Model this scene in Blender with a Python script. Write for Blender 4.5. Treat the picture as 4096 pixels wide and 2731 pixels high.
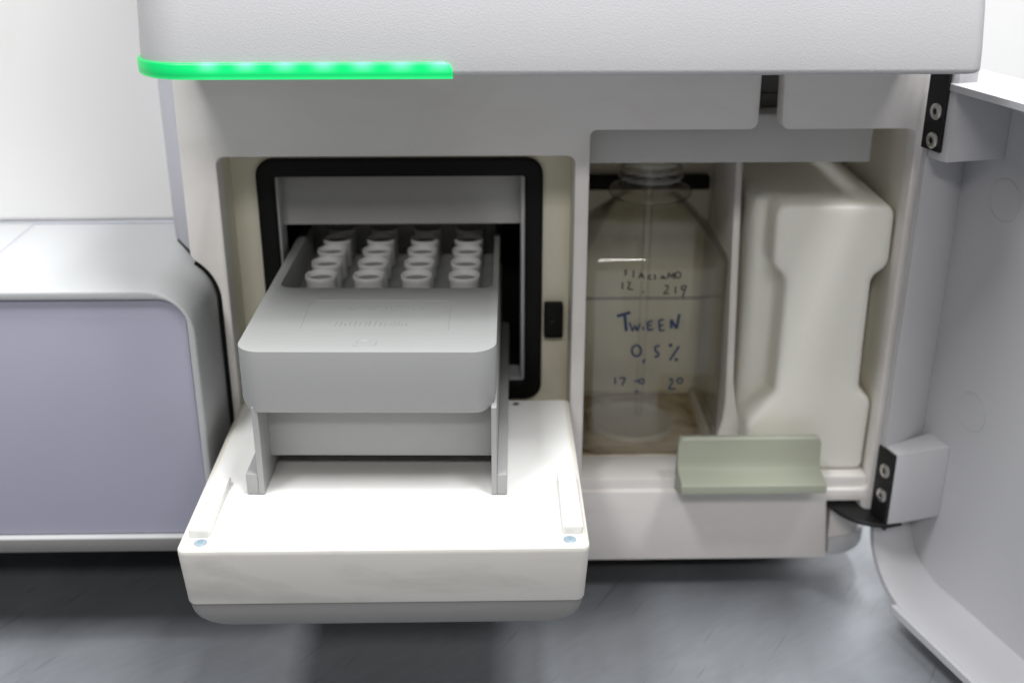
import bpy, bmesh, math, random
from mathutils import Matrix, Vector

for o in list(bpy.data.objects):
    bpy.data.objects.remove(o)
sc = bpy.context.scene
COL = sc.collection
rnd = random.Random(7)
Z0 = 0.152            # height of the fascia datum above the table top (all mesh z below are relative to it)

# ------------------------------------------------------------------ camera
cd = bpy.data.cameras.new('camera')
cam = bpy.data.objects.new('camera', cd)
COL.objects.link(cam)
cam.location = (-0.01034, -0.5384, 0.22858 + Z0)
cam.rotation_euler = (math.radians(67.0), 0, math.radians(-1.1))
cd.lens = 40.96
cd.sensor_width = 36
cd.clip_start = 0.01
cd.clip_end = 50
cd.dof.use_dof = True
cd.dof.focus_distance = 0.484
cd.dof.aperture_fstop = 7.0
sc.camera = cam

# ------------------------------------------------------------------ light
w = bpy.data.worlds.new('World')
sc.world = w
w.use_nodes = True
bg = w.node_tree.nodes['Background']
bg.inputs[0].default_value = (1.0, 0.94, 0.895, 1)
bg.inputs[1].default_value = 0.15


def area(name, loc, sx, sy, power, col=(1, 1, 1)):
    l = bpy.data.lights.new(name, 'AREA')
    l.shape = 'RECTANGLE'
    l.size = sx
    l.size_y = sy
    l.energy = power
    l.color = col
    o = bpy.data.objects.new(name, l)
    COL.objects.link(o)
    o.location = loc
    return o


# fluorescent ceiling fixtures
area('ceiling_lamp', (-0.85, -0.80, 2.4), 0.40, 0.9, 40, (0.98, 0.99, 1.0))
area('ceiling_lamp', (0.85, -0.80, 2.4), 0.40, 0.9, 31, (0.98, 0.99, 1.0))
area('ceiling_lamp', (-0.25, -2.9, 2.4), 1.4, 0.40, 42, (1.0, 0.97, 0.94))
area('ceiling_lamp', (0.32, 0.05, 2.4), 0.20, 1.2, 54, (0.98, 0.99, 1.0))

sc.view_settings.view_transform = 'Standard'
sc.view_settings.look = 'None'
sc.view_settings.exposure = 0.2
sc.view_settings.gamma = 1.0
sc.cycles.use_denoising = True
sc.cycles.max_bounces = 10
sc.cycles.transparent_max_bounces = 24
sc.cycles.caustics_reflective = False
sc.cycles.caustics_refractive = False


# ------------------------------------------------------------------ materials
def mat(name, col, rough=0.5, metal=0.0, var=0.0, vscale=30, bump=0.0, bscale=600, spec=0.5, sss=0.0):
    m = bpy.data.materials.new(name)
    m.use_nodes = True
    nt = m.node_tree
    b = nt.nodes['Principled BSDF']
    b.inputs['Base Color'].default_value = (*col, 1)
    b.inputs['Roughness'].default_value = rough
    b.inputs['Metallic'].default_value = metal
    b.inputs['Specular IOR Level'].default_value = spec
    tc = nt.nodes.new('ShaderNodeTexCoord')
    if var > 0:
        n = nt.nodes.new('ShaderNodeTexNoise')
        n.inputs['Scale'].default_value = vscale
        n.inputs['Detail'].default_value = 5
        n.inputs['Roughness'].default_value = 0.6
        nt.links.new(tc.outputs['Object'], n.inputs['Vector'])
        r = nt.nodes.new('ShaderNodeMapRange')
        r.inputs[1].default_value = 0.3
        r.inputs[2].default_value = 0.7
        r.inputs[3].default_value = 1 - var
        r.inputs[4].default_value = 1 + var * 0.4
        nt.links.new(n.outputs['Fac'], r.inputs[0])
        mx = nt.nodes.new('ShaderNodeMix')
        mx.data_type = 'RGBA'
        mx.blend_type = 'MULTIPLY'
        mx.inputs[0].default_value = 1
        mx.inputs[6].default_value = (*col, 1)
        nt.links.new(r.outputs[0], mx.inputs[7])
        nt.links.new(mx.outputs[2], b.inputs['Base Color'])
    if bump > 0:
        n2 = nt.nodes.new('ShaderNodeTexNoise')
        n2.inputs['Scale'].default_value = bscale
        n2.inputs['Detail'].default_value = 2
        nt.links.new(tc.outputs['Object'], n2.inputs['Vector'])
        bp = nt.nodes.new('ShaderNodeBump')
        bp.inputs['Strength'].default_value = bump
        bp.inputs['Distance'].default_value = 0.0006
        nt.links.new(n2.outputs['Fac'], bp.inputs['Height'])
        nt.links.new(bp.outputs[0], b.inputs['Normal'])
    if sss > 0:
        b.inputs['Subsurface Weight'].default_value = sss
        b.inputs['Subsurface Radius'].default_value = (0.012, 0.011, 0.009)
        b.inputs['Subsurface Scale'].default_value = 1.0
    return m


def smudged(name, col, dirt, rough=0.5, stretch=(6, 6, 60), amount=0.5, lo=0.52, hi=0.8, bump=0.0, bscale=900):
    """plastic with stretched handling marks of a shape of their own"""
    m = mat(name, col, rough, bump=bump, bscale=bscale)
    nt = m.node_tree
    b = nt.nodes['Principled BSDF']
    tc = next(n for n in nt.nodes if n.type == 'TEX_COORD')
    mp = nt.nodes.new('ShaderNodeMapping')
    mp.inputs['Scale'].default_value = stretch
    nt.links.new(tc.outputs['Object'], mp.inputs['Vector'])
    n = nt.nodes.new('ShaderNodeTexNoise')
    n.inputs['Scale'].default_value = 1.0
    n.inputs['Detail'].default_value = 6
    n.inputs['Roughness'].default_value = 0.6
    n.inputs['Distortion'].default_value = 0.6
    nt.links.new(mp.outputs[0], n.inputs['Vector'])
    r = nt.nodes.new('ShaderNodeMapRange')
    r.inputs[1].default_value = lo
    r.inputs[2].default_value = hi
    r.inputs[3].default_value = 0
    r.inputs[4].default_value = amount
    nt.links.new(n.outputs['Fac'], r.inputs[0])
    mx = nt.nodes.new('ShaderNodeMix')
    mx.data_type = 'RGBA'
    mx.inputs[6].default_value = (*col, 1)
    mx.inputs[7].default_value = (*dirt, 1)
    nt.links.new(r.outputs[0], mx.inputs[0])
    nt.links.new(mx.outputs[2], b.inputs['Base Color'])
    return m


M = {}
M['head'] = mat('textured_grey_plastic', (0.49, 0.49, 0.505), 0.5, var=0.03, vscale=14, bump=0.16, bscale=1500)
M['fascia'] = smudged('white_fascia_plastic', (0.82, 0.79, 0.765), (0.60, 0.54, 0.49), 0.45, (9, 9, 26), 0.40, 0.46, 0.8)
M['shell'] = mat('lavender_grey_plastic', (0.50, 0.50, 0.56), 0.5, var=0.03)
M['housing'] = mat('light_grey_plastic', (0.45, 0.46, 0.465), 0.65, var=0.03, vscale=12, bump=0.15, bscale=1500)
M['lilac'] = mat('lilac_panel', (0.42, 0.42, 0.525), 0.4, var=0.04, vscale=5)
M['rear'] = smudged('white_gloss_panel', (0.93, 0.925, 0.92), (0.82, 0.79, 0.74), 0.35, (7, 7, 5), 0.5)
M['cream'] = smudged('cream_liner', (0.80, 0.77, 0.64), (0.60, 0.53, 0.38), 0.5, (25, 25, 9), 0.5)
M['liner'] = mat('white_liner', (0.82, 0.79, 0.70), 0.45, var=0.05, vscale=18)
M['lip_shade'] = mat('lip_shade_grey', (0.17, 0.165, 0.16), 0.55)  # dark grey that paints shade onto the housing's lower lip
M['black'] = mat('black_rubber', (0.006, 0.006, 0.006), 0.6, spec=0.2)
M['blackmetal'] = mat('black_metal', (0.008, 0.008, 0.008), 0.45, spec=0.3)
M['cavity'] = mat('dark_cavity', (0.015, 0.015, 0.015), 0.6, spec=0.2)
M['cart'] = mat('cartridge_grey', (0.325, 0.33, 0.325), 0.42, var=0.02, vscale=20, bump=0.12, bscale=1800)
M['well'] = mat('well_plastic', (0.84, 0.84, 0.85), 0.4)
M['dropwhite'] = mat('white_insulated_door', (0.80, 0.795, 0.775), 0.4, var=0.03, vscale=40)
M['dropside'] = smudged('handled_white_edge', (0.62, 0.60, 0.56), (0.32, 0.30, 0.27), 0.45, (16, 16, 55), 0.55, 0.47, 0.72)
M['dropgrey'] = smudged('handled_grey_shell', (0.21, 0.205, 0.20), (0.15, 0.145, 0.14), 0.5, (8, 8, 40), 0.5)
M['rim'] = mat('aged_edge', (0.74, 0.70, 0.58), 0.5)
M['zinc'] = mat('zinc_screw', (0.30, 0.36, 0.40), 0.4, metal=0.3)
M['ridge'] = mat('shaded_white_ridge', (0.72, 0.71, 0.68), 0.45)  # slight shading put into the colour so the ridges stand out
M['foil'] = mat('foil_shade_grey', (0.24, 0.24, 0.25), 0.4)
M['post'] = mat('dark_grey_post', (0.16, 0.16, 0.16), 0.5)
M['blueblob'] = mat('blue_lock_patch', (0.16, 0.27, 0.36), 0.4)
M['steel'] = mat('steel_screw', (0.62, 0.60, 0.57), 0.28, metal=0.9)
M['handle'] = mat('sage_grey_handle', (0.37, 0.39, 0.31), 0.5, var=0.04)
M['beam'] = mat('sipper_beam_grey', (0.55, 0.545, 0.535), 0.45, var=0.03)
M['door'] = mat('lavender_door_plastic', (0.57, 0.57, 0.59), 0.42, var=0.04, vscale=6, bump=0.1, bscale=1500)
M['hdpe'] = mat('translucent_white_plastic', (0.89, 0.875, 0.80), 0.38, sss=0.6)
M['blueink'] = mat('blue_marker_ink', (0.012, 0.035, 0.10), 0.6)
M['blackink'] = mat('black_marker_ink', (0.05, 0.045, 0.045), 0.6)


def stained():
    m = smudged('stained_tray', (0.74, 0.67, 0.54), (0.34, 0.21, 0.07), 0.4, (30, 42, 30), 1.0, 0.42, 0.62)
    return m


M['tray'] = stained()


def table_mat():
    m = bpy.data.materials.new('worn_metal_table')
    m.use_nodes = True
    nt = m.node_tree
    b = nt.nodes['Principled BSDF']
    tc = nt.nodes.new('ShaderNodeTexCoord')

    def noise(scale, rot=0, detail=6, dist=0.0):
        mp = nt.nodes.new('ShaderNodeMapping')
        mp.inputs['Scale'].default_value = scale
        mr_ = nt.nodes.new('ShaderNodeMapping')
        mr_.inputs['Rotation'].default_value = (0, 0, math.radians(rot))
        nt.links.new(tc.outputs['Object'], mr_.inputs['Vector'])
        nt.links.new(mr_.outputs[0], mp.inputs['Vector'])
        n = nt.nodes.new('ShaderNodeTexNoise')
        n.inputs['Scale'].default_value = 1
        n.inputs['Detail'].default_value = detail
        n.inputs['Roughness'].default_value = 0.62
        n.inputs['Distortion'].default_value = dist
        nt.links.new(mp.outputs[0], n.inputs['Vector'])
        return n

    def ramp(n, a, bb, c0, c1):
        r = nt.nodes.new('ShaderNodeMapRange')
        r.inputs[1].default_value = a
        r.inputs[2].default_value = bb
        r.inputs[3].default_value = c0
        r.inputs[4].default_value = c1
        nt.links.new(n.outputs['Fac'], r.inputs[0])
        return r

    def mul(a, c):
        x = nt.nodes.new('ShaderNodeMath')
        x.operation = 'MULTIPLY'
        nt.links.new(a.outputs[0], x.inputs[0])
        nt.links.new(c.outputs[0], x.inputs[1])
        return x
    clouds = ramp(noise((9, 7, 1), 20, dist=1.0), 0.32, 0.68, 0.80, 1.08)
    streak = ramp(noise((40, 260, 1), -35, 4), 0.3, 0.7, 0.94, 1.03)
    scratch = ramp(noise((14, 300, 1), -58, 2, 0.3), 0.66, 0.74, 1.0, 0.6)
    specks = ramp(noise((130, 130, 1), 0, 2), 0.74, 0.80, 1.0, 0.45)
    f = mul(mul(clouds, streak), mul(scratch, specks))
    mx = nt.nodes.new('ShaderNodeMix')
    mx.data_type = 'RGBA'
    mx.blend_type = 'MULTIPLY'
    mx.inputs[0].default_value = 1
    mx.inputs[6].default_value = (0.35, 0.37, 0.40, 1)
    nt.links.new(f.outputs[0], mx.inputs[7])
    nt.links.new(mx.outputs[2], b.inputs['Base Color'])
    b.inputs['Metallic'].default_value = 0.5
    b.inputs['Roughness'].default_value = 0.38
    return m


M['table'] = table_mat()


def led_mat():
    m = bpy.data.materials.new('green_led_bar')
    m.use_nodes = True
    nt = m.node_tree
    b = nt.nodes['Principled BSDF']
    b.inputs['Base Color'].default_value = (0.0, 0.15, 0.04, 1)
    b.inputs['Roughness'].default_value = 0.35
    tc = nt.nodes.new('ShaderNodeTexCoord')
    sp = nt.nodes.new('ShaderNodeSeparateXYZ')
    nt.links.new(tc.outputs['Object'], sp.inputs[0])

    def math_(op, a, c=None):
        x = nt.nodes.new('ShaderNodeMath')
        x.operation = op
        for i, v in enumerate((a, c)):
            if v is None:
                continue
            if isinstance(v, (int, float)):
                x.inputs[i].default_value = v
            else:
                nt.links.new(v, x.inputs[i])
        return x.outputs[0]
    # seven lamps behind the diffuser, 15 mm apart, in the upper half of the bar
    ph = math_('COSINE', math_('MULTIPLY', math_('ADD', sp.outputs['X'], 0.1194), 2 * math.pi / 0.0150))
    bump = math_('POWER', math_('MAXIMUM', math_('ADD', math_('MULTIPLY', ph, 0.5), 0.5), 0.0), 1.3)
    mr = nt.nodes.new('ShaderNodeMapRange')          # lamps start at the first one, none round the corner
    mr.inputs[1].default_value = -0.128
    mr.inputs[2].default_value = -0.121
    nt.links.new(sp.outputs['X'], mr.inputs[0])
    mz = nt.nodes.new('ShaderNodeMapRange')
    mz.inputs[1].default_value = 0.1475 + Z0
    mz.inputs[2].default_value = 0.1512 + Z0
    nt.links.new(sp.outputs['Z'], mz.inputs[0])
    hot = math_('MULTIPLY', math_('MULTIPLY', bump, mr.outputs[0]), mz.outputs[0])
    mx = nt.nodes.new('ShaderNodeMix')
    mx.data_type = 'RGBA'
    mx.inputs[6].default_value = (0.0, 0.84, 0.20, 1)
    mx.inputs[7].default_value = (0.22, 1.0, 0.60, 1)
    nt.links.new(hot, mx.inputs[0])
    nt.links.new(mx.outputs[2], b.inputs['Emission Color'])
    mg = nt.nodes.new('ShaderNodeMapRange')
    mg.inputs[1].default_value = -0.148
    mg.inputs[2].default_value = -0.118
    mg.inputs[3].default_value = 0.50
    mg.inputs[4].default_value = 1.0
    nt.links.new(sp.outputs['X'], mg.inputs[0])
    zr = nt.nodes.new('ShaderNodeMapRange')
    zr.inputs[1].default_value = 0.1453 + Z0
    zr.inputs[2].default_value = 0.1516 + Z0
    nt.links.new(sp.outputs['Z'], zr.inputs[0])
    zc = nt.nodes.new('ShaderNodeValToRGB')
    ze = zc.color_ramp.elements
    ze[0].color = (1, 1, 1, 1)
    ze[1].color = (1, 1, 1, 1)
    for p_, v_ in ((0.10, 0.95), (0.26, 0.62), (0.5, 0.88), (0.7, 1.0)):
        q_ = ze.new(p_)
        q_.color = (v_, v_, v_, 1)
    nt.links.new(zr.outputs[0], zc.inputs[0])
    nt.links.new(math_('MULTIPLY', mg.outputs[0], zc.outputs[0]), b.inputs['Emission Strength'])
    return m


M['led'] = led_mat()


def clear_mat():
    m = bpy.data.materials.new('clear_bottle_plastic')
    m.use_nodes = True
    nt = m.node_tree
    nt.nodes.remove(nt.nodes['Principled BSDF'])
    out = nt.nodes['Material Output']
    lw = nt.nodes.new('ShaderNodeLayerWeight')
    lw.inputs[0].default_value = 0.5
    cr = nt.nodes.new('ShaderNodeValToRGB')
    el = cr.color_ramp.elements
    el[0].position = 0.0
    el[0].color = (0.975, 0.97, 0.95, 1)
    el[1].position = 1.0
    el[1].color = (0.06, 0.055, 0.05, 1)
    e = el.new(0.60)
    e.color = (0.94, 0.93, 0.90, 1)
    e = el.new(0.86)
    e.color = (0.58, 0.56, 0.52, 1)
    nt.links.new(lw.outputs['Facing'], cr.inputs[0])
    tr = nt.nodes.new('ShaderNodeBsdfTransparent')
    nt.links.new(cr.outputs[0], tr.inputs[0])
    gl = nt.nodes.new('ShaderNodeBsdfGlossy')
    gl.inputs['Roughness'].default_value = 0.04
    fr = nt.nodes.new('ShaderNodeFresnel')
    gm = nt.nodes.new('ShaderNodeNewGeometry')      # thin wall: same reflectance from both sides
    ir = nt.nodes.new('ShaderNodeMapRange')
    ir.inputs[3].default_value = 1.58
    ir.inputs[4].default_value = 1 / 1.58
    nt.links.new(gm.outputs['Backfacing'], ir.inputs[0])
    nt.links.new(ir.outputs[0], fr.inputs[0])
    mx = nt.nodes.new('ShaderNodeMixShader')
    nt.links.new(fr.outputs[0], mx.inputs[0])
    nt.links.new(tr.outputs[0], mx.inputs[1])
    nt.links.new(gl.outputs[0], mx.inputs[2])
    nt.links.new(mx.outputs[0], out.inputs[0])
    return m


M['clear'] = clear_mat()
M['ring_catchlight'] = mat('catchlight_base_plastic', (0.85, 0.84, 0.82), 0.4)  # whitish tint stands in for light caught by the base ring
M['thread'] = mat('thread_plastic', (0.85, 0.84, 0.80), 0.2)
M['thread'].node_tree.nodes['Principled BSDF'].inputs['Alpha'].default_value = 0.28
M['ring_catchlight'].node_tree.nodes['Principled BSDF'].inputs['Alpha'].default_value = 0.60


# ------------------------------------------------------------------ mesh helpers
def thing(name, label, cat, loc=(0, 0, 0), group=None):
    o = bpy.data.objects.new(name, None)
    COL.objects.link(o)
    o.location = loc
    o.empty_display_size = 0.02
    o['label'] = label
    o['category'] = cat
    if group:
        o['group'] = group
    o['_w'] = loc
    return o


def world_loc(p):
    v = Vector((0, 0, 0))
    while p is not None:
        v += Vector(p.location)
        p = p.parent
    return v


def link(name, me, material, parent=None, smooth=True, ang=35, place=None):
    """place: location of the object's own origin (datum coordinates) when the mesh is modelled about it"""
    if smooth:
        me.polygons.foreach_set('use_smooth', [True] * len(me.polygons))
        me.set_sharp_from_angle(angle=math.radians(ang))
    o = bpy.data.objects.new(name, me)
    COL.objects.link(o)
    me.materials.clear()
    me.materials.append(M[material] if isinstance(material, str) else material)
    if place is None:
        me.transform(Matrix.Translation((0, 0, Z0)))
        wl = Vector((0, 0, 0))
    else:
        wl = Vector(place) + Vector((0, 0, Z0))
    if parent is not None:
        o.parent = parent
        o.location = wl - world_loc(parent)
    else:
        o.location = wl
    return o


def from_bm(name, bm):
    me = bpy.data.meshes.new(name)
    bmesh.ops.recalc_face_normals(bm, faces=bm.faces)
    bm.to_mesh(me)
    bm.free()
    return me


def bevel_bm(bm, r, seg=3, ang=30):
    if r <= 0:
        return
    es = [e for e in bm.edges if len(e.link_faces) == 2 and e.calc_face_angle(0) > math.radians(ang)]
    bmesh.ops.bevel(bm, geom=es, offset=r, offset_type='OFFSET', segments=seg, profile=0.5, affect='EDGES', clamp_overlap=True)


def box(x0, x1, y0, y1, z0, z1, r=0.0, seg=3):
    bm = bmesh.new()
    bmesh.ops.create_cube(bm, size=1)
    for v in bm.verts:
        v.co = Vector(((x0 + x1) / 2 + v.co.x * (x1 - x0), (y0 + y1) / 2 + v.co.y * (y1 - y0), (z0 + z1) / 2 + v.co.z * (z1 - z0)))
    bevel_bm(bm, r, seg)
    return from_bm('box', bm)


def rpoly(pts, seg=6):
    """pts: (a, b, radius) -> rounded 2D outline"""
    out = []
    n = len(pts)
    for i in range(n):
        p = Vector(pts[i][:2])
        r = pts[i][2] if len(pts[i]) > 2 else 0
        if r <= 0:
            out.append(tuple(p))
            continue
        a = (Vector(pts[i - 1][:2]) - p).normalized()
        c = (Vector(pts[(i + 1) % n][:2]) - p).normalized()
        th = a.angle(c)
        d = r / math.tan(th / 2)
        ctr = p + (a + c).normalized() * (r / math.sin(th / 2))
        s = p + a * d - ctr
        e = p + c * d - ctr
        a0 = math.atan2(s.y, s.x)
        a1 = math.atan2(e.y, e.x)
        da = (a1 - a0 + math.pi) % (2 * math.pi) - math.pi
        for k in range(seg + 1):
            t = a0 + da * k / seg
            out.append((ctr.x + r * math.cos(t), ctr.y + r * math.sin(t)))
    return out


AX = {'y': lambda a, b, c: (a, c, b), 'z': lambda a, b, c: (a, b, c), 'x': lambda a, b, c: (c, a, b)}


def prism(pts, axis, c0, c1, r=0.0, seg=3, ang=30, top=None):
    """outline pts swept along axis from c0 to c1 ('y': (x,z), 'z': (x,y), 'x': (y,z)); top: bevel only the c0 cap when 'c0'"""
    bm = bmesh.new()
    f = AX[axis]
    a = [bm.verts.new(f(p[0], p[1], c0)) for p in pts]
    b = [bm.verts.new(f(p[0], p[1], c1)) for p in pts]
    fa = bm.faces.new(a)
    bm.faces.new(b[::-1])
    n = len(pts)
    for i in range(n):
        bm.faces.new((a[i], b[i], b[(i + 1) % n], a[(i + 1) % n]))
    bmesh.ops.recalc_face_normals(bm, faces=bm.faces)
    if r > 0:
        if top == 'c0':
            es = list(fa.edges)
        elif top == 'caps':
            es = [e for e in bm.edges if any(len(q.verts) == n and n > 4 for q in e.link_faces)]
        else:
            es = [e for e in bm.edges if e.calc_face_angle(0) > math.radians(ang)]
        bmesh.ops.bevel(bm, geom=es, offset=r, offset_type='OFFSET', segments=seg, profile=0.5, affect='EDGES', clamp_overlap=True)
    return from_bm('prism', bm)


def area2(p):
    return sum(p[i - 1][0] * p[i][1] - p[i][0] * p[i - 1][1] for i in range(len(p))) / 2


def plate(outer, holes, y0, y1, r=0.001, seg=2):
    """a plate in the x-z plane between y0 (front) and y1 with through holes and rounded front edges"""
    bm = bmesh.new()
    loops = []
    for k, L in enumerate([outer] + holes):
        L = list(L)
        if (area2(L) > 0) != (k == 0):
            L.reverse()
        loops.append(L)

    def inset(L, d):
        out = []
        n = len(L)
        for i in range(n):
            p0, p1, p2 = Vector(L[i - 1]), Vector(L[i]), Vector(L[(i + 1) % n])
            e1 = (p1 - p0).normalized()
            e2 = (p2 - p1).normalized()
            n1 = Vector((-e1.y, e1.x))
            n2 = Vector((-e2.y, e2.x))
            nn = (n1 + n2)
            nn = nn / max(nn.length_squared / 2, 0.3)
            out.append(p1 + nn * d)
        return out
    rings_first = []
    for L in loops:
        rows = []
        for k in range(seg + 1):
            t = math.pi / 2 * k / seg
            d = r * (1 - math.sin(t))
            yy = y0 + r * (1 - math.cos(t))
            rows.append([bm.verts.new((p[0], yy, p[1])) for p in inset(L, d)])
        rows.append([bm.verts.new((p[0], y1, p[1])) for p in L])
        for a, b in zip(rows[:-1], rows[1:]):
            n = len(a)
            for i in range(n):
                bm.faces.new((a[i], a[(i + 1) % n], b[(i + 1) % n], b[i]))
        rings_first.append(rows[0])
    es = []
    for R in rings_first:
        for i in range(len(R)):
            es.append(bm.edges.get((R[i], R[(i + 1) % len(R)])))
    bmesh.ops.triangle_fill(bm, edges=es, use_beauty=True, use_dissolve=False)
    return from_bm('plate', bm)


def lathe(prof, n=40, cx=0, cy=0, cap0=False, cap1=False):
    bm = bmesh.new()
    rows = []
    for (r, z) in prof:
        rows.append([bm.verts.new((cx + r * math.cos(2 * math.pi * i / n), cy + r * math.sin(2 * math.pi * i / n), z)) for i in range(n)])
    for a, b in zip(rows[:-1], rows[1:]):
        for i in range(n):
            bm.faces.new((a[i], a[(i + 1) % n], b[(i + 1) % n], b[i]))
    if cap0:
        bm.faces.new(rows[0])
    if cap1:
        bm.faces.new(rows[-1])
    return from_bm('lathe', bm)


def tube(paths, r, n=6, flat=None):
    """round strokes along polylines; flat: scale of the section along y"""
    bm = bmesh.new()
    for path in paths:
        P = [Vector(p) for p in path]
        rows = []
        for i, p in enumerate(P):
            t = (P[min(i + 1, len(P) - 1)] - P[max(i - 1, 0)])
            t = t.normalized() if t.length > 0 else Vector((0, 0, 1))
            s = t.cross(Vector((0, 1, 0)))
            s = s.normalized() if s.length > 1e-6 else Vector((1, 0, 0))
            u = s.cross(t)
            rows.append([bm.verts.new(p + (s * math.cos(a) + u * math.sin(a) * (flat or 1)) * r) for a in [2 * math.pi * k / n for k in range(n)]])
        for a, b in zip(rows[:-1], rows[1:]):
            for i in range(n):
                bm.faces.new((a[i], a[(i + 1) % n], b[(i + 1) % n], b[i]))
        bm.faces.new(rows[0])
        bm.faces.new(rows[-1])
    return from_bm('tube', bm)


def loft(rings, cap0=True, cap1=True):
    bm = bmesh.new()
    rows = [[bm.verts.new(p) for p in R] for R in rings]
    n = len(rows[0])
    for a, b in zip(rows[:-1], rows[1:]):
        for i in range(n):
            bm.faces.new((a[i], a[(i + 1) % n], b[(i + 1) % n], b[i]))
    if cap0:
        bm.faces.new(rows[0])
    if cap1:
        bm.faces.new(rows[-1])
    return from_bm('loft', bm)


def join(*mes):
    bm = bmesh.new()
    for m in mes:
        bm.from_mesh(m)
        bpy.data.meshes.remove(m)
    me = bpy.data.meshes.new('joined')
    bm.to_mesh(me)
    bm.free()
    return me


def solid(*steps):
    """boolean chain on meshes: (mesh), ('INTERSECT'|'DIFFERENCE', mesh) ..., then a bevel width"""
    base = bpy.data.objects.new('tmp', steps[0])
    COL.objects.link(base)
    tmp = [base]
    for st in steps[1:]:
        if isinstance(st, tuple):
            o = bpy.data.objects.new('tmp', st[1])
            COL.objects.link(o)
            tmp.append(o)
            md = base.modifiers.new('b', 'BOOLEAN')
            md.operation = st[0]
            md.solver = 'EXACT'
            md.object = o
        else:
            md = base.modifiers.new('v', 'BEVEL')
            md.width = st
            md.segments = 3
            md.limit_method = 'ANGLE'
            md.angle_limit = math.radians(40)
    dg = bpy.context.evaluated_depsgraph_get()
    me = bpy.data.meshes.new_from_object(base.evaluated_get(dg))
    for o in tmp:
        bpy.data.objects.remove(o)
    return me


# ------------------------------------------------------------------ setting
t = link('table_top', box(-1.6, 1.6, -0.9, 0.9, -0.182, -0.152, 0.002), 'table')
t['kind'] = 'structure'
fl = link('floor', box(-4, 4, -4, 2, -0.96, -0.94), 'housing')
fl['kind'] = 'structure'
wl = link('wall', box(-1.6, 1.6, 0.92, 0.96, -0.152, 1.6), 'rear')
wl['kind'] = 'structure'

# ------------------------------------------------------------------ the instrument
INS = thing('laboratory_instrument', 'grey and white benchtop laboratory instrument with green light bar and open compartments', 'lab instrument', (0, 0.15, 0))

# head cover: plan outline lofted upwards, front leaning back
HX0, HX1 = -0.1503, 0.1838
HYF = -0.080           # the head overhangs the fascia by 80 mm


def head_plan(yf, inset=0.0):
    return rpoly([(HX0 + inset, yf + inset, 0.022), (HX1 - inset, yf + inset, 0.005), (HX1 - inset, 0.40, 0.004), (HX0 + inset, 0.40, 0.004)], 10)


rings = []
for z, yo, ins in ((0.0, 0, 0.0022), (0.0004, 0, 0.0010), (0.0013, 0, 0.0002), (0.0025, 0.0003, 0), (0.0095, 0.0012, 0), (0.0245, 0.0045, 0), (0.0445, 0.0105, 0),
                   (0.07, 0.02, 0), (0.12, 0.041, 0), (0.18, 0.068, 0.001), (0.22, 0.092, 0.006), (0.23, 0.10, 0.014)):
    rings.append([(p[0], p[1], 0.1460 + z) for p in head_plan(HYF + yo, ins)])
link('head_cover', loft(rings), 'head', INS, ang=50)

# light bar wrapped round the lower left corner of the head
path = rpoly([(HX0, HYF, 0.022), (-0.0246, HYF, 0), (-0.0246, 0.4, 0), (HX0, 0.4, 0)], 16)
path = [(HX0, -0.018)] + path[:17] + [(x, HYF) for x in (-0.10, -0.07, -0.04, -0.031, -0.0280, -0.0265, -0.0254, -0.0246)]
rg = []
for i, p in enumerate(path):
    a = Vector(path[max(i - 1, 0)])
    b = Vector(path[min(i + 1, len(path) - 1)])
    d = (b - a).normalized()
    nrm = Vector((d.y, -d.x))
    e = min(max((p[0] + 0.0280) / 0.0034, 0), 1)
    zt = 0.1516 - 0.0032 * (1 - math.sqrt(max(0, 1 - e * e)))
    row = []
    for off, z in ((-0.002, 0.1454), (0.0006, 0.1453), (0.0011, 0.1458), (0.0012, 0.1474), (0.0013, zt - 0.0008), (0.0010, zt - 0.0002), (0.0004, zt), (-0.002, zt)):
        row.append((p[0] + nrm.x * off, p[1] + nrm.y * off, z))
    rg.append(row)
link('status_light', loft(rg), 'led', INS, ang=60)

# fascia with its two openings
arc = []
for k in range(9):
    tt = math.radians(58 - 58 * k / 8)
    arc.append((-0.1675 + 0.0245 * math.cos(tt), 0.023 + 0.0245 * math.sin(tt)))
outer = [(-0.1552, 0.16), (-0.1560, 0.0462)] + arc + [(-0.1430, -0.1302), (0.1722, -0.1302), (0.1690, -0.0944), (0.1868, -0.0944), (0.1878, -0.103), (0.1900, -0.1058), (0.1955, -0.1065), (0.1955, 0.16)]
holeL = rpoly([(-0.1388, -0.052, 0.002), (0.0297, -0.052, 0.002), (0.0297, 0.0945, 0.004), (-0.1388, 0.0945, 0.004)])
holeR = rpoly([(0.0368, -0.0874, 0.002), (0.1900, -0.0874, 0.003), (0.1900, 0.1066, 0.004), (0.1262, 0.1066, 0.004), (0.1248, 0.155, 0.001), (0.1150, 0.155, 0.001), (0.1152, 0.1066, 0.004), (0.0368, 0.1066, 0.003)])
FAS = link('fascia', plate(outer, [holeL, holeR], 0.0, 0.011, 0.0012), 'fascia', INS, ang=40)
# rounded base corner beside the hinge
ca = [(0.1722, 0.0012)] + [(0.1722 + 0.0235 * math.sin(math.radians(a)), 0.0247 - 0.0235 * math.cos(math.radians(a))) for a in range(6, 91, 7)] + [(0.1957, 0.05), (0.1722, 0.05)]
link('base_corner', prism(ca, 'z', -0.1235, -0.0985, 0.0006, 1), 'fascia', INS)
cb = [(0.1724, -0.0002)] + [(0.1724 + 0.0255 * math.sin(math.radians(a)), 0.0253 - 0.0255 * math.cos(math.radians(a))) for a in range(6, 91, 7)] + [(0.1979, 0.05), (0.1724, 0.05)]
link('base_band', prism(cb, 'z', -0.1285, -0.1172, 0.0012, 2), 'door', INS)

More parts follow.
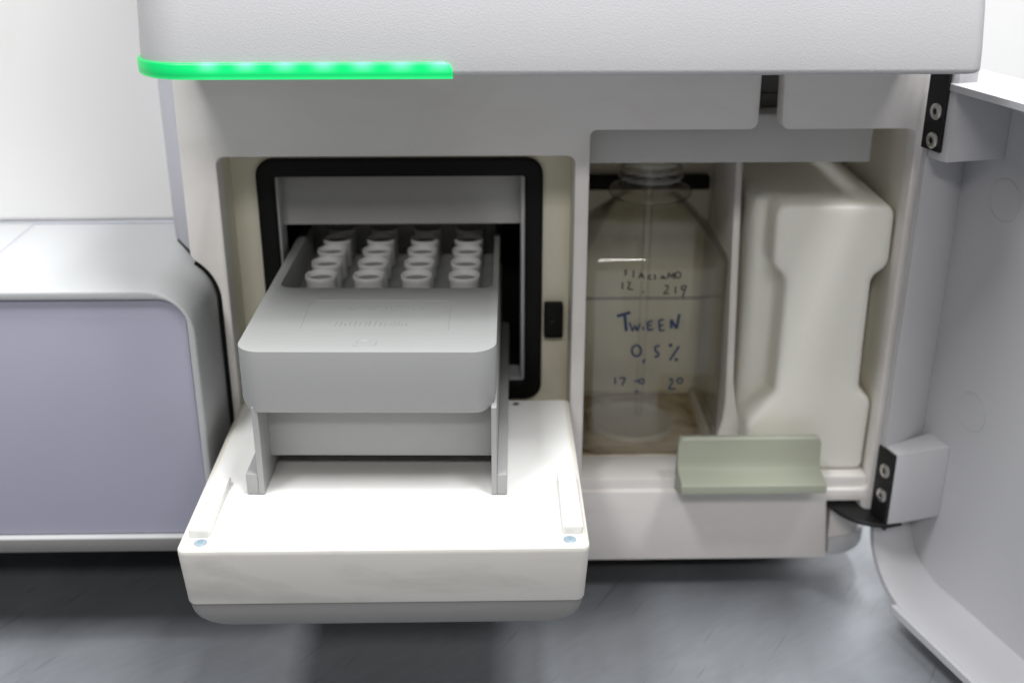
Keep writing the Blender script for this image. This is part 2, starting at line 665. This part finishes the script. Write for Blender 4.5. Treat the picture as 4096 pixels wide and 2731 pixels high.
# outer shell on the left, set back from the fascia
link('outer_shell', prism([(-0.1560, 0.0030), (-0.1690, 0.026), (-0.1690, 0.30), (-0.1640, 0.30), (-0.1640, 0.028), (-0.1540, 0.0108)], 'z', 0.0472, 0.150, 0.0008, 2), 'shell', INS)
link('shell_gap', prism([(-0.1562, 0.0042), (-0.1684, 0.0262), (-0.1684, 0.06), (-0.1640, 0.06), (-0.1640, 0.028), (-0.1542, 0.0108)], 'z', 0.0452, 0.0471), 'black', INS)
link('rear_panel', box(-0.75, -0.1695, 0.058, 0.30, 0.0460, 0.38, 0.003), 'rear', INS)
link('rear_body', box(-0.16, 0.195, 0.118, 0.42, -0.128, 0.139, 0.003), 'black', INS)
link('base_plate', box(-0.142, 0.172, 0.012, 0.118, -0.1300, -0.1245, 0.001), 'black', INS)
link('base_light_block', box(-0.75, 0.165, 0.075, 0.085, -0.1519, -0.1308, 0.001), 'black', INS)  # added dark sheet, stops light leaking in from behind

# housing on the left
hp = rpoly([(-0.75, -0.0918, 0.004), (-0.1455, -0.0918, 0.006), (-0.1455, 0.0450, 0.022), (-0.75, 0.0450, 0.004)], 10)
pp = rpoly([(-0.74, -0.0838, 0.003), (-0.1490, -0.0838, 0.004), (-0.1490, 0.0405, 0.0125), (-0.74, 0.0405, 0.003)], 10)
HOU = link('side_housing', join(plate(hp, [pp], -0.0450, -0.0380, 0.0012, 3), prism(hp, 'y', -0.0380, 0.0570)), 'housing', INS, ang=40)
pq = rpoly([(-0.7395, -0.0833, 0.003), (-0.1495, -0.0833, 0.0037), (-0.1495, 0.0400, 0.0121), (-0.7395, 0.0400, 0.003)], 10)
link('front_panel', prism(pq, 'y', -0.0424, -0.0382, 0.0006, 2, top='c0'), 'lilac', HOU, ang=40)
link('lip_shade_strip', box(-0.745, -0.1500, -0.0453, -0.0380, -0.0921, -0.0845, 0.0008, 2), 'lip_shade', HOU)  # added strip, darkens the lower lip as if in shade
link('lid', box(-0.74, -0.2512, -0.020, 0.0565, 0.0440, 0.0456, 0.0004, 2), 'housing', HOU)
link('lid_seam', box(-0.2511, -0.2502, -0.020, 0.0565, 0.0440, 0.0452), 'shell', HOU)
link('rear_seam', box(-0.74, -0.1695, 0.0566, 0.0579, 0.0440, 0.0458), 'shell', HOU)
# black strip standing in for the shade in the gap between housing and fascia
so = [(-0.1675 + 0.0242 * math.cos(math.radians(a)), 0.023 + 0.0242 * math.sin(math.radians(a))) for a in range(56, -1, -8)] + [(-0.1433, -0.128)]
si = [(-0.1675 + 0.0221 * math.cos(math.radians(a)), 0.023 + 0.0221 * math.sin(math.radians(a))) for a in range(56, -1, -8)] + [(-0.1454, -0.128)]
link('gap_shade_strip', prism(so + si[::-1], 'y', 0.002, 0.012), 'black', INS)
link('housing_light_block', box(-0.75, -0.144, 0.064, 0.074, -0.1519, -0.0922, 0.001), 'black', INS)  # added black sheet, blocks light and keeps the table reflection dark

# chilled compartment behind the left opening
back_out = [(-0.1400, -0.0530), (0.0310, -0.0530), (0.0310, 0.0955), (-0.1400, 0.0955)]
cav = rpoly([(-0.1185, -0.036, 0.002), (0.0072, -0.036, 0.002), (0.0072, 0.078, 0.002), (-0.1185, 0.078, 0.002)])
CH = link('chiller_liner', join(plate(back_out, [cav], 0.030, 0.034, 0.0004), box(-0.1425, -0.1391, 0.0112, 0.0335, -0.053, 0.0965), box(0.0300, 0.0330, 0.0112, 0.0335, -0.053, 0.0965),
                              box(-0.1425, 0.033, 0.0112, 0.0335, 0.0948, 0.0975), box(-0.1425, 0.033, 0.0112, 0.0335, -0.0555, -0.0525)), 'cream', INS)
g_out = rpoly([(-0.1268, -0.0455, 0.009), (0.0161, -0.0455, 0.009), (0.0161, 0.0868, 0.009), (-0.1268, 0.0868, 0.009)], 8)
g_in = rpoly([(-0.1178, -0.0352, 0.0015), (0.0071, -0.0352, 0.0015), (0.0071, 0.0776, 0.0015), (-0.1178, 0.0776, 0.0015)], 8)
link('gasket', plate(g_out, [g_in], 0.0268, 0.0301, 0.0012, 3), 'black', CH, ang=50)
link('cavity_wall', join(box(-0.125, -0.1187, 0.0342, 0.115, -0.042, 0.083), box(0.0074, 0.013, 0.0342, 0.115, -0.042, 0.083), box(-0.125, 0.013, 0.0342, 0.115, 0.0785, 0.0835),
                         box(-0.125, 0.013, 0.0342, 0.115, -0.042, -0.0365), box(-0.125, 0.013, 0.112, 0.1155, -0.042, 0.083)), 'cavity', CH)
link('lintel', box(-0.1180, 0.0068, 0.0420, 0.0480, 0.0485, 0.0782, 0.0008, 2), 'beam', CH)
link('inner_frame', join(box(-0.1186, -0.1168, 0.0305, 0.0475, -0.0362, 0.0780, 0.0004, 1), box(0.0052, 0.0073, 0.0305, 0.0475, -0.0362, 0.0780, 0.0004, 1), box(-0.1167, 0.0051, 0.0305, 0.0475, -0.0362, -0.0340, 0.0004, 1)), 'door', CH)
SE = link('door_switch', box(0.0172, 0.0272, 0.0245, 0.0302, -0.0090, 0.0102, 0.0010, 2), 'black', CH)
link('switch_button', lathe([(0.0001, 0), (0.0010, 0), (0.0013, 0.0006), (0.0013, 0.0014)], 16, cap0=True), 'blackmetal', SE)
ob = bpy.data.objects['switch_button']
ob.data.transform(Matrix.Translation((0, 0, -Z0)))
ob.data.transform(Matrix.Rotation(math.radians(-90), 4, 'X'))
ob.data.transform(Matrix.Translation((0.0212, 0.0236, 0.0012 + Z0)))

# drop door (lies open, level with the sill of the chiller)
DX0, DX1, DY0, DY1, DZ = -0.1380, 0.0290, -0.1378, -0.0015, -0.0320


def dplan(x0, x1, y0, y1, r):
    return rpoly([(x0, y0, r), (x1, y0, r), (x1, y1, 0.002), (x0, y1, 0.002)], 6)


DR = link('drop_door', loft([[(p[0], p[1], z) for p in dplan(DX0 + i, DX1 - i, DY0 + i, DY1 - 0.2 * i, 0.0035)] for z, i in ((-0.0588, 0.0018), (-0.058, 0.0015), (-0.0345, 0.0), (-0.0327, 0.0), (-0.0322, 0.0003), (-0.0320, 0.0009))]), 'dropside', INS, ang=50)
gr = []
for z, i in ((-0.0589, 0.0021), (-0.0612, 0.0022), (-0.0640, 0.0030), (-0.0665, 0.0048), (-0.0685, 0.0078), (-0.0700, 0.0118), (-0.0706, 0.0165)):
    gr.append([(p[0], p[1], z) for p in dplan(DX0 + i, DX1 - i, DY0 + 0.0021 + (i - 0.0021) * 0.12, DY1 - 0.5 * i, 0.004)])
link('outer_cover', loft(gr), 'dropgrey', DR, ang=60)
link('inner_panel', prism(dplan(DX0 + 0.0024, DX1 - 0.0024, DY0 + 0.0022, DY1 - 0.001, 0.0022), 'z', -0.0330, -0.0317, 0.0003, 1), 'dropwhite', DR)
link('panel_seam', prism(dplan(DX0 + 0.0019, DX1 - 0.0019, DY0 + 0.0017, DY1 - 0.0006, 0.0026), 'z', -0.0328, -0.03185), 'rim', DR)
for x0, x1 in ((-0.1347, -0.1262), (0.0185, 0.0268)):
    link('locating_ridge', box(x0, x1, -0.1285, -0.0840, -0.0318, -0.0278, 0.0008, 2), 'ridge', DR)


def screw(x, y, z, r, parent, nrm=None, material='zinc', h=0.0010, socket=True):
    me = lathe([(0.0001, h * 0.55), (r * 0.40, h * 0.55), (r * 0.44, h), (r * 0.78, h), (r * 0.97, h * 0.6), (r, 0), (r, -0.0004)], 28, cap0=True)
    o = link('screw', me, material, parent, ang=40, place=(x, y, z))
    s = lathe([(r * 0.42, h * 0.60), (r * 0.0001 + 0.00002, h * 0.60)], 6)
    o2 = bpy.data.objects.new('socket', s)
    COL.objects.link(o2)
    s.materials.append(M['blueblob'] if material == 'zinc' else M['blackmetal'])
    o2.parent = o if parent is INS else None
    if o2.parent is None:            # parent is already a part: join the socket into the screw
        COL.objects.unlink(o2)
        bm = bmesh.new()
        bm.from_mesh(me)
        k0 = len(bm.faces)
        bm.from_mesh(s)
        bm.faces.ensure_lookup_table()
        me.materials.append(s.materials[0])
        for f in bm.faces[k0:]:
            f.material_index = 1
        bm.to_mesh(me)
        bm.free()
        bpy.data.objects.remove(o2)
    if nrm is not None:
        o.rotation_euler = Vector(nrm).to_track_quat('Z', 'Y').to_euler()
    return o


for x, y in ((-0.1291, -0.1322), (0.0211, -0.1325)):
    screw(x, y, -0.0317, 0.0028, DR, h=0.0005)
screw(0.0019, -0.0068, -0.0317, 0.0018, DR, h=0.0004, material='steel')

# bottle compartment behind the right opening
BC = link('compartment_liner', join(box(0.0338, 0.0366, 0.0112, 0.108, -0.090, 0.110), box(0.1902, 0.1930, 0.0112, 0.108, -0.090, 0.110), box(0.0338, 0.1930, 0.0112, 0.108, 0.1300, 0.1345),
                                    box(0.0338, 0.1930, 0.1082, 0.1105, -0.090, 0.1345)), 'liner', INS)
link('lower_back_panel', box(0.0367, 0.1160, 0.1060, 0.1081, -0.0810, -0.0190, 0.0006, 1), 'cream', BC)
link('upper_back_panel', box(0.0367, 0.1160, 0.1070, 0.1081, -0.0178, 0.0900, 0.0004, 1), 'cream', BC)
link('back_seam', box(0.0367, 0.1160, 0.1074, 0.1081, -0.0189, -0.0179), 'black', BC)
link('clamp_bar', box(0.0368, 0.1137, 0.0985, 0.1055, 0.0500, 0.0580, 0.0012, 2), 'black', BC)
link('sill', box(0.0367, 0.1901, 0.0030, 0.0290, -0.0890, -0.0810, 0.0012, 2), 'fascia', BC)
link('bottle_tray', box(0.0367, 0.1155, 0.0292, 0.1058, -0.0890, -0.0812, 0.0004, 1), 'tray', BC)
link('waste_floor', box(0.1156, 0.1901, 0.0292, 0.1058, -0.0890, -0.0813, 0.0004, 1), 'liner', BC)
# divider: front elevation with flared foot, leaning back towards the top
dl = [(0.1165, 0.095), (0.1165, -0.050), (0.1158, -0.060), (0.1138, -0.069), (0.1108, -0.0768), (0.1095, -0.0811)]
drr = [(0.1400, -0.0811), (0.1345, -0.0760), (0.1290, -0.0690), (0.1245, -0.0590), (0.1222, -0.0490), (0.1207, -0.038), (0.1203, 0.095)]
me = prism(dl + drr, 'y', 0.030, 0.1055, 0.0008, 2, top='c0')
for v in me.vertices:
    if v.co.y < 0.06:
        v.co.y += max(0, (v.co.z + 0.05)) * 0.15
link('divider', me, 'fascia', BC, ang=40)

# sipper beam
SB = link('sipper_beam', box(0.0375, 0.1768, 0.0200, 0.0420, 0.0856, 0.1100, 0.0015, 3), 'beam', INS)
link('upright', box(0.1060, 0.1350, 0.0330, 0.0400, 0.1101, 0.1170, 0.001, 2), 'post', SB)
link('upright', box(0.1065, 0.1345, 0.0360, 0.0400, 0.1175, 0.1295, 0.001, 2), 'post', SB)
sip = tube([[(0.0748, 0.066, 0.084), (0.0748, 0.066, 0.02), (0.0746, 0.066, -0.074)]], 0.0022, 12)
link('sipper_tube', sip, 'clear', SB)

# sage handle on the sill
prof = [(-0.0008, -0.0535), (-0.0042, -0.0528), (-0.0052, -0.0540), (-0.0062, -0.0660), (-0.0078, -0.0692), (-0.0120, -0.0703), (-0.0205, -0.0710), (-0.0222, -0.0718), (-0.0222, -0.0762), (-0.0205, -0.0772), (-0.0130, -0.0800), (-0.0008, -0.0850)]
hel = rpoly([(0.0862, -0.0865, 0.001), (0.1606, -0.0865, 0.001), (0.1606, -0.0527, 0.0042), (0.0862, -0.0527, 0.0042)], 6)
me = solid(prism(prof, 'x', 0.08, 0.17), ('INTERSECT', prism(hel, 'y', -0.03, 0.01)), 0.0006)
link('sipper_handle', me, 'handle', INS, ang=30)

# ------------------------------------------------------------------ cabinet door, swung open to the right
O = Vector((0.1918, -0.0113))
UD = Vector((0.2924, -0.9563))
ND = Vector((0.9563, 0.2924))


def dp(u, wv, z):
    p = O + UD * u + ND * wv
    return (p.x, p.y, z)


def door_ring(u0, u1, z0, z1, rb, rt, wv, g=0.0):
    pts = rpoly([(u0 - g, z0 - g, rb + g), (u1, z0 - g, 0.02), (u1, z1 + g, 0.02), (u0 - g, z1 + g, max(rt, 0.0005))], 12)
    return [dp(p[0], wv, p[1]) for p in pts]


UE = 0.36
inner = [door_ring(0.0, UE, -0.1345, 0.1285, 0.034, 0.003, 0.0), door_ring(-0.0008, UE, -0.1345, 0.1285, 0.034, 0.003, 0.006), door_ring(-0.003, UE, -0.1345, 0.1285, 0.033, 0.003, 0.014),
         door_ring(-0.0065, UE, -0.1345, 0.1285, 0.032, 0.003, 0.023), door_ring(-0.0112, UE, -0.1345, 0.1285, 0.030, 0.003, 0.0315)]
outr = [door_ring(-0.0112, UE, -0.1345, 0.1285, 0.030, 0.003, 0.0350, 0.0035), door_ring(-0.0065, UE, -0.1345, 0.1285, 0.032, 0.003, 0.023, 0.0038), door_ring(-0.0005, UE, -0.1345, 0.1285, 0.034, 0.003, 0.002, 0.0036), door_ring(-0.0002, UE, -0.1345, 0.1285, 0.034, 0.003, 0.0, 0.0030)]
CD = link('cabinet_door', loft([inner[-1]] + inner[:-1][::-1] + outr[::-1]), 'door', INS, ang=40)
# raised lower rim beyond the notch
link('rim_strip', loft([[dp(u, wv, z) for u, z in rpoly([(0.0265, -0.1385, 0), (UE - 0.02, -0.1385, 0), (UE - 0.02, -0.1347, 0), (0.0265, -0.1347, 0)])] for wv in (-0.0032, 0.0)]), 'door', CD, smooth=False)
# hinge blocks with black leaf plates and screws
for zb, zt in ((-0.0965, -0.0552), (0.0962, 0.1284)):
    up = zt > 0
    pts = [(0.0, 0.0006), (0.0100, 0.0006), (0.0128 if up else 0.0108, 0.0020 if up else 0.0085), (0.0150 if up else 0.0110, 0.0315), (-0.0060, 0.0315)]
    pw = [dp(u, wv, 0)[:2] for u, wv in pts]
    HB = link('hinge_block', prism(pw, 'z', zb, zt, 0.0006, 2), 'door', CD, ang=30)
    lp = [dp(u, wv, 0)[:2] for u, wv in ((-0.0035, 0.0006), (0.0098, 0.0006), (0.0098, -0.0012), (-0.0035, -0.0012))]
    link('hinge_leaf', prism(lp, 'z', zb + (0.004 if up else -0.0035), zt + (0.0125 if up else -0.0008), 0.0003, 1), 'blackmetal', CD)
    if up:
        pp2 = [dp(u, wv, 0)[:2] for u, wv in ((0.0, 0.0007), (0.0099, 0.0007), (0.0125, 0.0022), (0.0130, 0.012), (-0.003, 0.012))]
        link('hinge_post', prism(pp2, 'z', 0.1282, 0.1400, 0.0004, 1), 'door', CD)
    zs = (0.1182, 0.1050) if up else (-0.0672, -0.0815)
    for z in zs:
        p = dp(0.0045, -0.0012, z)
        screw(p[0], p[1], p[2], 0.0038, CD, (-ND.x, -ND.y, 0), 'steel', h=0.0012)
# injection marks on the inner panel
for u, z in ((0.020, 0.078), (0.022, -0.030)):
    ring = [dp(u + 0.010 * math.cos(a), 0.0313, z + 0.010 * math.sin(a)) for a in [math.pi * 2 * k / 28 for k in range(29)]]
    link('mould_mark', tube([ring], 0.00009, 5), 'door', CD)
# black swing arm of the lower hinge
oa = [(0.1692, 0.0030), (0.1712, -0.0030), (0.1738, -0.0085), (0.1775, -0.0135), (0.1820, -0.0172), (0.1880, -0.0200), (0.1950, -0.0212), (0.2035, -0.0190), (0.2075, -0.0090), (0.1960, -0.0075), (0.1930, -0.0062), (0.1880, -0.0040), (0.1860, 0.0005), (0.1855, 0.0060), (0.1690, 0.0060)]
link('hinge_arm', prism(oa, 'z', -0.0985, -0.0962, 0.0003, 1), 'blackmetal', INS)

# ------------------------------------------------------------------ reagent cartridge
CA = thing('reagent_cartridge', 'light grey plastic cartridge with four columns of round wells, pulled out over the drop door', 'cartridge', (-0.061, -0.010, DZ + Z0 + 0.0003))
cx, cyf, cyb = -0.0609, -0.0965, 0.090
rot = Matrix.Translation((cx, cyf, 0)) @ Matrix.Rotation(math.radians(-1.3), 4, 'Z') @ Matrix.Translation((-cx, -cyf, 0))


def cart(name, me, m, parent=CA, **k):
    me.transform(rot)
    return link(name, me, m, parent, **k)


XL, XR = cx - 0.0563, cx + 0.0525
ZT, ZB = 0.0367, 0.0088
# body: plan outline crossed with the front elevation (round lower corners), well recess cut from the top


outl = rpoly([(XL, cyf, 0.0105), (XR, cyf, 0.0105), (XR - 0.0006, cyb, 0.003), (XL + 0.0006, cyb, 0.003)], 10)
elev = rpoly([(XL - 0.01, ZT + 0.01), (XL - 0.01, 0.0200), (XL - 0.0001, 0.0200), (XL - 0.0001, ZB, 0.0075), (XR + 0.0001, ZB, 0.0075), (XR + 0.0001, 0.0200), (XR + 0.01, 0.0200), (XR + 0.01, ZT + 0.01)], 10)
hole = rpoly([(XL + 0.0048, -0.0205, 0.006), (XR - 0.0028, -0.0205, 0.006), (XR - 0.0034, cyb - 0.004, 0.003), (XL + 0.0052, cyb - 0.004, 0.003)], 8)
me = solid(prism(outl, 'z', ZB, ZT), ('INTERSECT', prism(elev, 'y', cyf - 0.02, cyb + 0.02)), ('DIFFERENCE', prism(hole, 'z', 0.0185, ZT + 0.02)), 0.0008)
cart('cartridge_body', me, 'cart', ang=30)
for xo, fl in ((XL + 0.0040, -1), (XR - 0.0030, 1)):
    x0, x1 = (-0.1122, -0.1096) if fl < 0 else (-0.0107, -0.0084)
    f0, f1 = (-0.1174, -0.1122) if fl < 0 else (-0.0084, -0.0040)
    SW = cart('side_wall', box(x0, x1, cyf + 0.0010, cyb, DZ + 0.0006, ZB + 0.0020, 0.0002, 1), 'cart')
    cart('foot_flange', box(f0, f1, cyf + 0.0010, cyb - 0.01, DZ + 0.0006, DZ + 0.0105, 0.0005, 2), 'cart', SW)
cart('cross_bar', box(-0.1098, -0.0105, cyf + 0.018, cyf + 0.022, -0.0215, ZB + 0.003, 0.0006, 2), 'cart')
# wells
wp = lathe([(0.0030, -0.0100), (0.0050, -0.0080), (0.0060, 0.0100), (0.0067, 0.0326), (0.0071, 0.0336), (0.0076, 0.0336), (0.0079, 0.0328), (0.0077, 0.0312), (0.0074, 0.0305), (0.0071, 0.0186)], 32, cap0=True)
foil_me = lathe([(0.0001, 0.0306), (0.0030, 0.0304), (0.0055, 0.0306), (0.00675, 0.0309)], 24)  # foil seals, grey and set high to give the cups shaded interiors
foil_me.materials.append(M['foil'])
first = None
for r in range(5):
    for c in range(4):
        p = rot @ Vector((-0.0970 + 0.0237 * c, 0.0072 + 0.0195 * r, 0))
        if first is None:
            first = link('well', wp, 'well', CA, ang=40, place=(p.x, p.y, 0))
            foil = bpy.data.objects.new('foil_shade_disc', foil_me)
            COL.objects.link(foil)
            foil.parent = first
        else:
            o = first.copy()
            COL.objects.link(o)
            o.location = Vector((p.x, p.y, Z0)) - world_loc(CA)
            f2 = foil.copy()
            COL.objects.link(f2)
            f2.parent = o
# short webs between the wells of the first row
for c in range(4):
    xx = -0.0970 + 0.0237 * c + 0.0118
    cart('web', box(xx - 0.0045, xx + 0.0045, 0.0060, 0.0084, 0.0184, 0.0235, 0.0005, 1), 'cart')
# moulded frame line, embossed marks and round gate mark on the deck
fr = rpoly([(-0.0938, -0.0715, 0), (-0.0944, -0.0375, 0.0040), (-0.0300, -0.0375, 0.0040), (-0.0294, -0.0725, 0)], 5)
cart('label_frame', tube([[(p[0], p[1], ZT + 0.00002) for p in fr]], 0.00022, 5), 'cart')
marks = []
x = -0.0830
while x < -0.0420:
    hh = rnd.uniform(0.0018, 0.0034)
    ln = rnd.uniform(-0.0008, 0.0008)
    marks.append([(x, -0.0492, ZT + 0.00008), (x + ln, -0.0492 + hh, ZT + 0.00008)])
    if rnd.random() < 0.5:
        marks.append([(x, -0.0492 + hh * 0.5, ZT + 0.00008), (x + 0.0014, -0.0492 + hh * rnd.uniform(0.2, 0.9), ZT + 0.00008)])
    x += rnd.uniform(0.0014, 0.0024)
cart('embossed_line', tube(marks, 0.00023, 5), 'cart')
marks = []
x = -0.0790
while x < -0.0480:
    marks.append([(x, -0.0680, ZT + 0.00008), (x + 0.0003, -0.0680 + rnd.uniform(0.003, 0.0055), ZT + 0.00008)])
    x += rnd.uniform(0.0016, 0.0027)
cart('embossed_line', tube(marks, 0.00023, 5), 'cart')
cart('gate_mark', lathe([(0.0001, ZT + 0.00005), (0.0030, ZT + 0.00005), (0.0032, ZT + 0.0003), (0.0050, ZT + 0.0003), (0.0052, ZT + 0.0001), (0.0054, ZT - 0.0003)], 36, -0.0640, -0.0872), 'cart')

# ------------------------------------------------------------------ clear bottle with handwriting
BX, BY, BH, BZ = 0.0752, 0.0660, 0.0384, -0.0808
WB = thing('clear_bottle', 'clear square plastic bottle with blue and black handwriting, open neck under the grey beam', 'bottle', (BX, BY, BZ + Z0))


def sq(h, r, z, n=8):
    return [(BX + p[0], BY + p[1], z) for p in rpoly([(-h, -h, r), (h, -h, r), (h, h, r), (-h, h, r)], n)]


rings = [sq(0.0300, 0.020, BZ + 0.0040), sq(0.0310, 0.020, BZ + 0.0006), sq(0.0345, 0.012, BZ), sq(0.0372, 0.0085, BZ + 0.0012), sq(BH, 0.008, BZ + 0.004), sq(BH, 0.008, 0.0290), sq(BH - 0.0004, 0.0085, 0.0318), sq(BH - 0.0018, 0.0095, 0.0345),
         sq(BH - 0.0048, 0.0115, 0.0375), sq(0.0255, 0.0160, 0.0475), sq(0.0185, 0.0170, 0.0546), sq(0.0172, 0.01715, 0.0562)]
neck = [(0.0212, 0.0572), (0.0222, 0.0584), (0.0222, 0.0600), (0.0210, 0.0612), (0.0166, 0.0620), (0.0163, 0.0650)]
n = len(rings[0])
for r_, z_ in neck:
    rings.append(sq(r_, r_ * 0.998, z_))
rings += [sq(0.0162, 0.01617, 0.0800), sq(0.0150, 0.01497, 0.0802), sq(0.0150, 0.01497, 0.066)]
inner_r = []
for k, R in enumerate(rings[:12]):
    inner_r.append([(BX + (p[0] - BX) * 0.955, BY + (p[1] - BY) * 0.955, p[2] + (0.003 if k < 4 else -0.001)) for p in R])
link('bottle_wall', join(loft(rings, cap0=True, cap1=False), loft(inner_r[2:], cap0=False, cap1=False)), 'clear', WB, ang=60)
# thick moulded foot ring
link('base_ring', lathe([(0.0001, BZ + 0.0022), (0.0180, BZ + 0.0020), (0.0205, BZ + 0.0024), (0.0218, BZ + 0.0036), (0.0236, BZ + 0.0036), (0.0250, BZ + 0.0010)], 48, BX - 0.004, BY), 'ring_catchlight', WB)
for zt_ in (0.0664, 0.0708, 0.0752):
    link('neck_thread', lathe([(0.0164, zt_), (0.0172, zt_ + 0.0006), (0.0176, zt_ + 0.0013), (0.0172, zt_ + 0.0020), (0.0164, zt_ + 0.0026)], 40, BX, BY), 'thread', WB)
INK = {
    'blue': [
        [[(55.5, 2.2), (62.5, 4.3)], [(59.4, 4.1), (60.8, -6.3)]],
        [[(62.1, -1.3), (64.0, -6.3), (65.3, -3.2), (66.5, -6.3), (67.8, -2.1)], [(69.3, -3.9), (69.8, -5.7)], [(74.3, -0.6), (71.7, -1.4), (72.3, -6.0), (74.9, -5.2)], [(72.1, -3.3), (73.9, -2.9)], [(80.2, 0.2), (77.7, -0.3), (78.5, -6.4), (80.9, -5.8)], [(78.1, -3.3), (80.2, -2.9)]],
        [[(84.4, -4.9), (84.2, 0.1), (87.2, -5.0), (88.3, 3.1)]],
        [[(69.2, -17.6), (68.8, -19.6), (67.6, -20.8), (66.0, -20.7), (64.7, -19.5), (64.1, -17.6), (64.5, -15.7), (65.8, -14.5), (67.3, -14.5), (68.6, -15.7), (69.2, -17.6)], [(71.2, -22.6), (70.4, -24.7)], [(78.8, -14.6), (76.3, -15.4), (76.8, -18.1), (78.5, -18.9), (78.2, -21.2), (76.2, -21.2)], [(89.2, -15.1), (84.6, -23.3)], [(85.1, -14.6), (84.9, -15.2), (84.4, -15.2), (84.1, -14.6), (84.3, -14.0), (84.8, -14.0), (85.1, -14.6)], [(88.6, -22.9), (88.4, -23.5), (87.9, -23.5), (87.6, -22.9), (87.8, -22.3), (88.3, -22.3), (88.6, -22.9)]],
        [[(55.7, -33.0), (56.0, -37.0)], [(57.9, -33.4), (61.3, -33.4), (59.8, -37.8)], [(66.0, -35.6), (68.5, -35.1)], [(71.6, -35.5), (71.3, -36.3), (70.6, -36.8), (69.7, -36.8), (69.0, -36.3), (68.6, -35.5), (68.9, -34.7), (69.6, -34.2), (70.5, -34.2), (71.2, -34.7), (71.6, -35.5)], [(66.6, -41.5), (68.7, -41.1)], [(84.9, -35.0), (86.1, -33.9), (86.9, -35.6), (84.8, -40.0), (88.6, -40.1)], [(92.2, -35.3), (92.0, -36.2), (91.3, -36.8), (90.4, -36.8), (89.6, -36.2), (89.3, -35.2), (89.5, -34.3), (90.2, -33.7), (91.1, -33.7), (91.9, -34.3), (92.2, -35.3)]],
    ],
    'black': [
        [[(59.9, 27.7), (58.5, 27.4), (59.7, 26.1), (58.6, 24.8)], [(63.2, 27.7), (63.3, 23.6)], [(66.0, 23.2), (67.3, 26.2), (68.8, 23.2)], [(66.5, 24.3), (68.4, 24.3)], [(72.4, 25.0), (70.9, 24.3), (71.3, 22.8), (72.8, 22.8)], [(74.3, 25.4), (74.6, 22.3)], [(77.1, 22.8), (78.6, 24.5), (79.9, 22.8), (78.3, 23.4)], [(80.9, 22.8), (81.6, 26.2), (83.0, 23.5), (84.0, 26.2), (84.6, 22.7)], [(87.8, 24.9), (87.6, 23.9), (86.9, 23.2), (86.1, 23.2), (85.3, 23.9), (85.0, 25.0), (85.2, 26.0), (85.9, 26.6), (86.7, 26.6), (87.5, 26.0), (87.8, 24.9)]],
        [[(57.7, 21.1), (57.9, 17.3)], [(60.3, 21.2), (61.7, 21.0), (60.6, 17.4), (63.5, 16.9)], [(68.8, 16.1), (68.8, 15.1)], [(79.6, 18.8), (81.5, 19.2), (81.4, 17.1), (79.4, 14.5), (82.4, 14.9)], [(85.4, 18.6), (85.6, 14.5)], [(90.5, 19.0), (88.5, 18.6), (88.6, 16.6), (90.6, 17.1), (91.0, 19.2), (89.4, 12.6)]],
    ],
}
RAD = {('blue', 0): 0.00085, ('blue', 1): 0.00052, ('blue', 2): 0.00070, ('blue', 3): 0.00060, ('blue', 4): 0.00050, ('black', 0): 0.00045, ('black', 1): 0.00042}
YF = BY - BH - 0.0001
for colr, lines in INK.items():
    for i, strokes in enumerate(lines):
        paths = [[(a / 1000, YF, b / 1000) for a, b in (p, q)] for s in strokes for p, q in zip(s[:-1], s[1:])]
        link('handwriting', tube(paths, RAD[(colr, i)], 8, flat=0.15), colr + 'ink', WB)

# ------------------------------------------------------------------ translucent waste bottle
fo = rpoly([(0.1300, 0.0668, 0.006), (0.1890, 0.0668, 0.006), (0.1895, 0.0350, 0.008), (0.1816, 0.0290, 0.006), (0.1822, -0.0330, 0.005), (0.1898, -0.0400, 0.006), (0.1890, -0.0808, 0.003), (0.1260, -0.0808, 0.010), (0.1240, -0.0540, 0.010), (0.1374, -0.0350, 0.010), (0.1378, 0.0290, 0.006), (0.1305, 0.0360, 0.008)], 6)
bm = bmesh.new()
for m_ in (prism(fo, 'y', 0.0095, 0.060, 0.0030, 3, top='c0'), box(0.1235, 0.1893, 0.030, 0.1040, -0.0808, 0.0668, 0.007, 4)):
    bm.from_mesh(m_)
me = bpy.data.meshes.new('waste_bottle')
bm.to_mesh(me)
bm.free()
o = link('waste_bottle', me, 'hdpe', None)
o['label'] = 'milky white plastic waste bottle with narrowed grip, standing right of the divider'
o['category'] = 'bottle'
md = o.modifiers.new('remesh', 'REMESH')
md.mode = 'VOXEL'
md.voxel_size = 0.0013
md.use_smooth_shade = True
ms = o.modifiers.new('soften', 'SMOOTH')
ms.factor = 0.5
ms.iterations = 8

for o in list(bpy.data.objects):
    if '_w' in o:
        del o['_w']
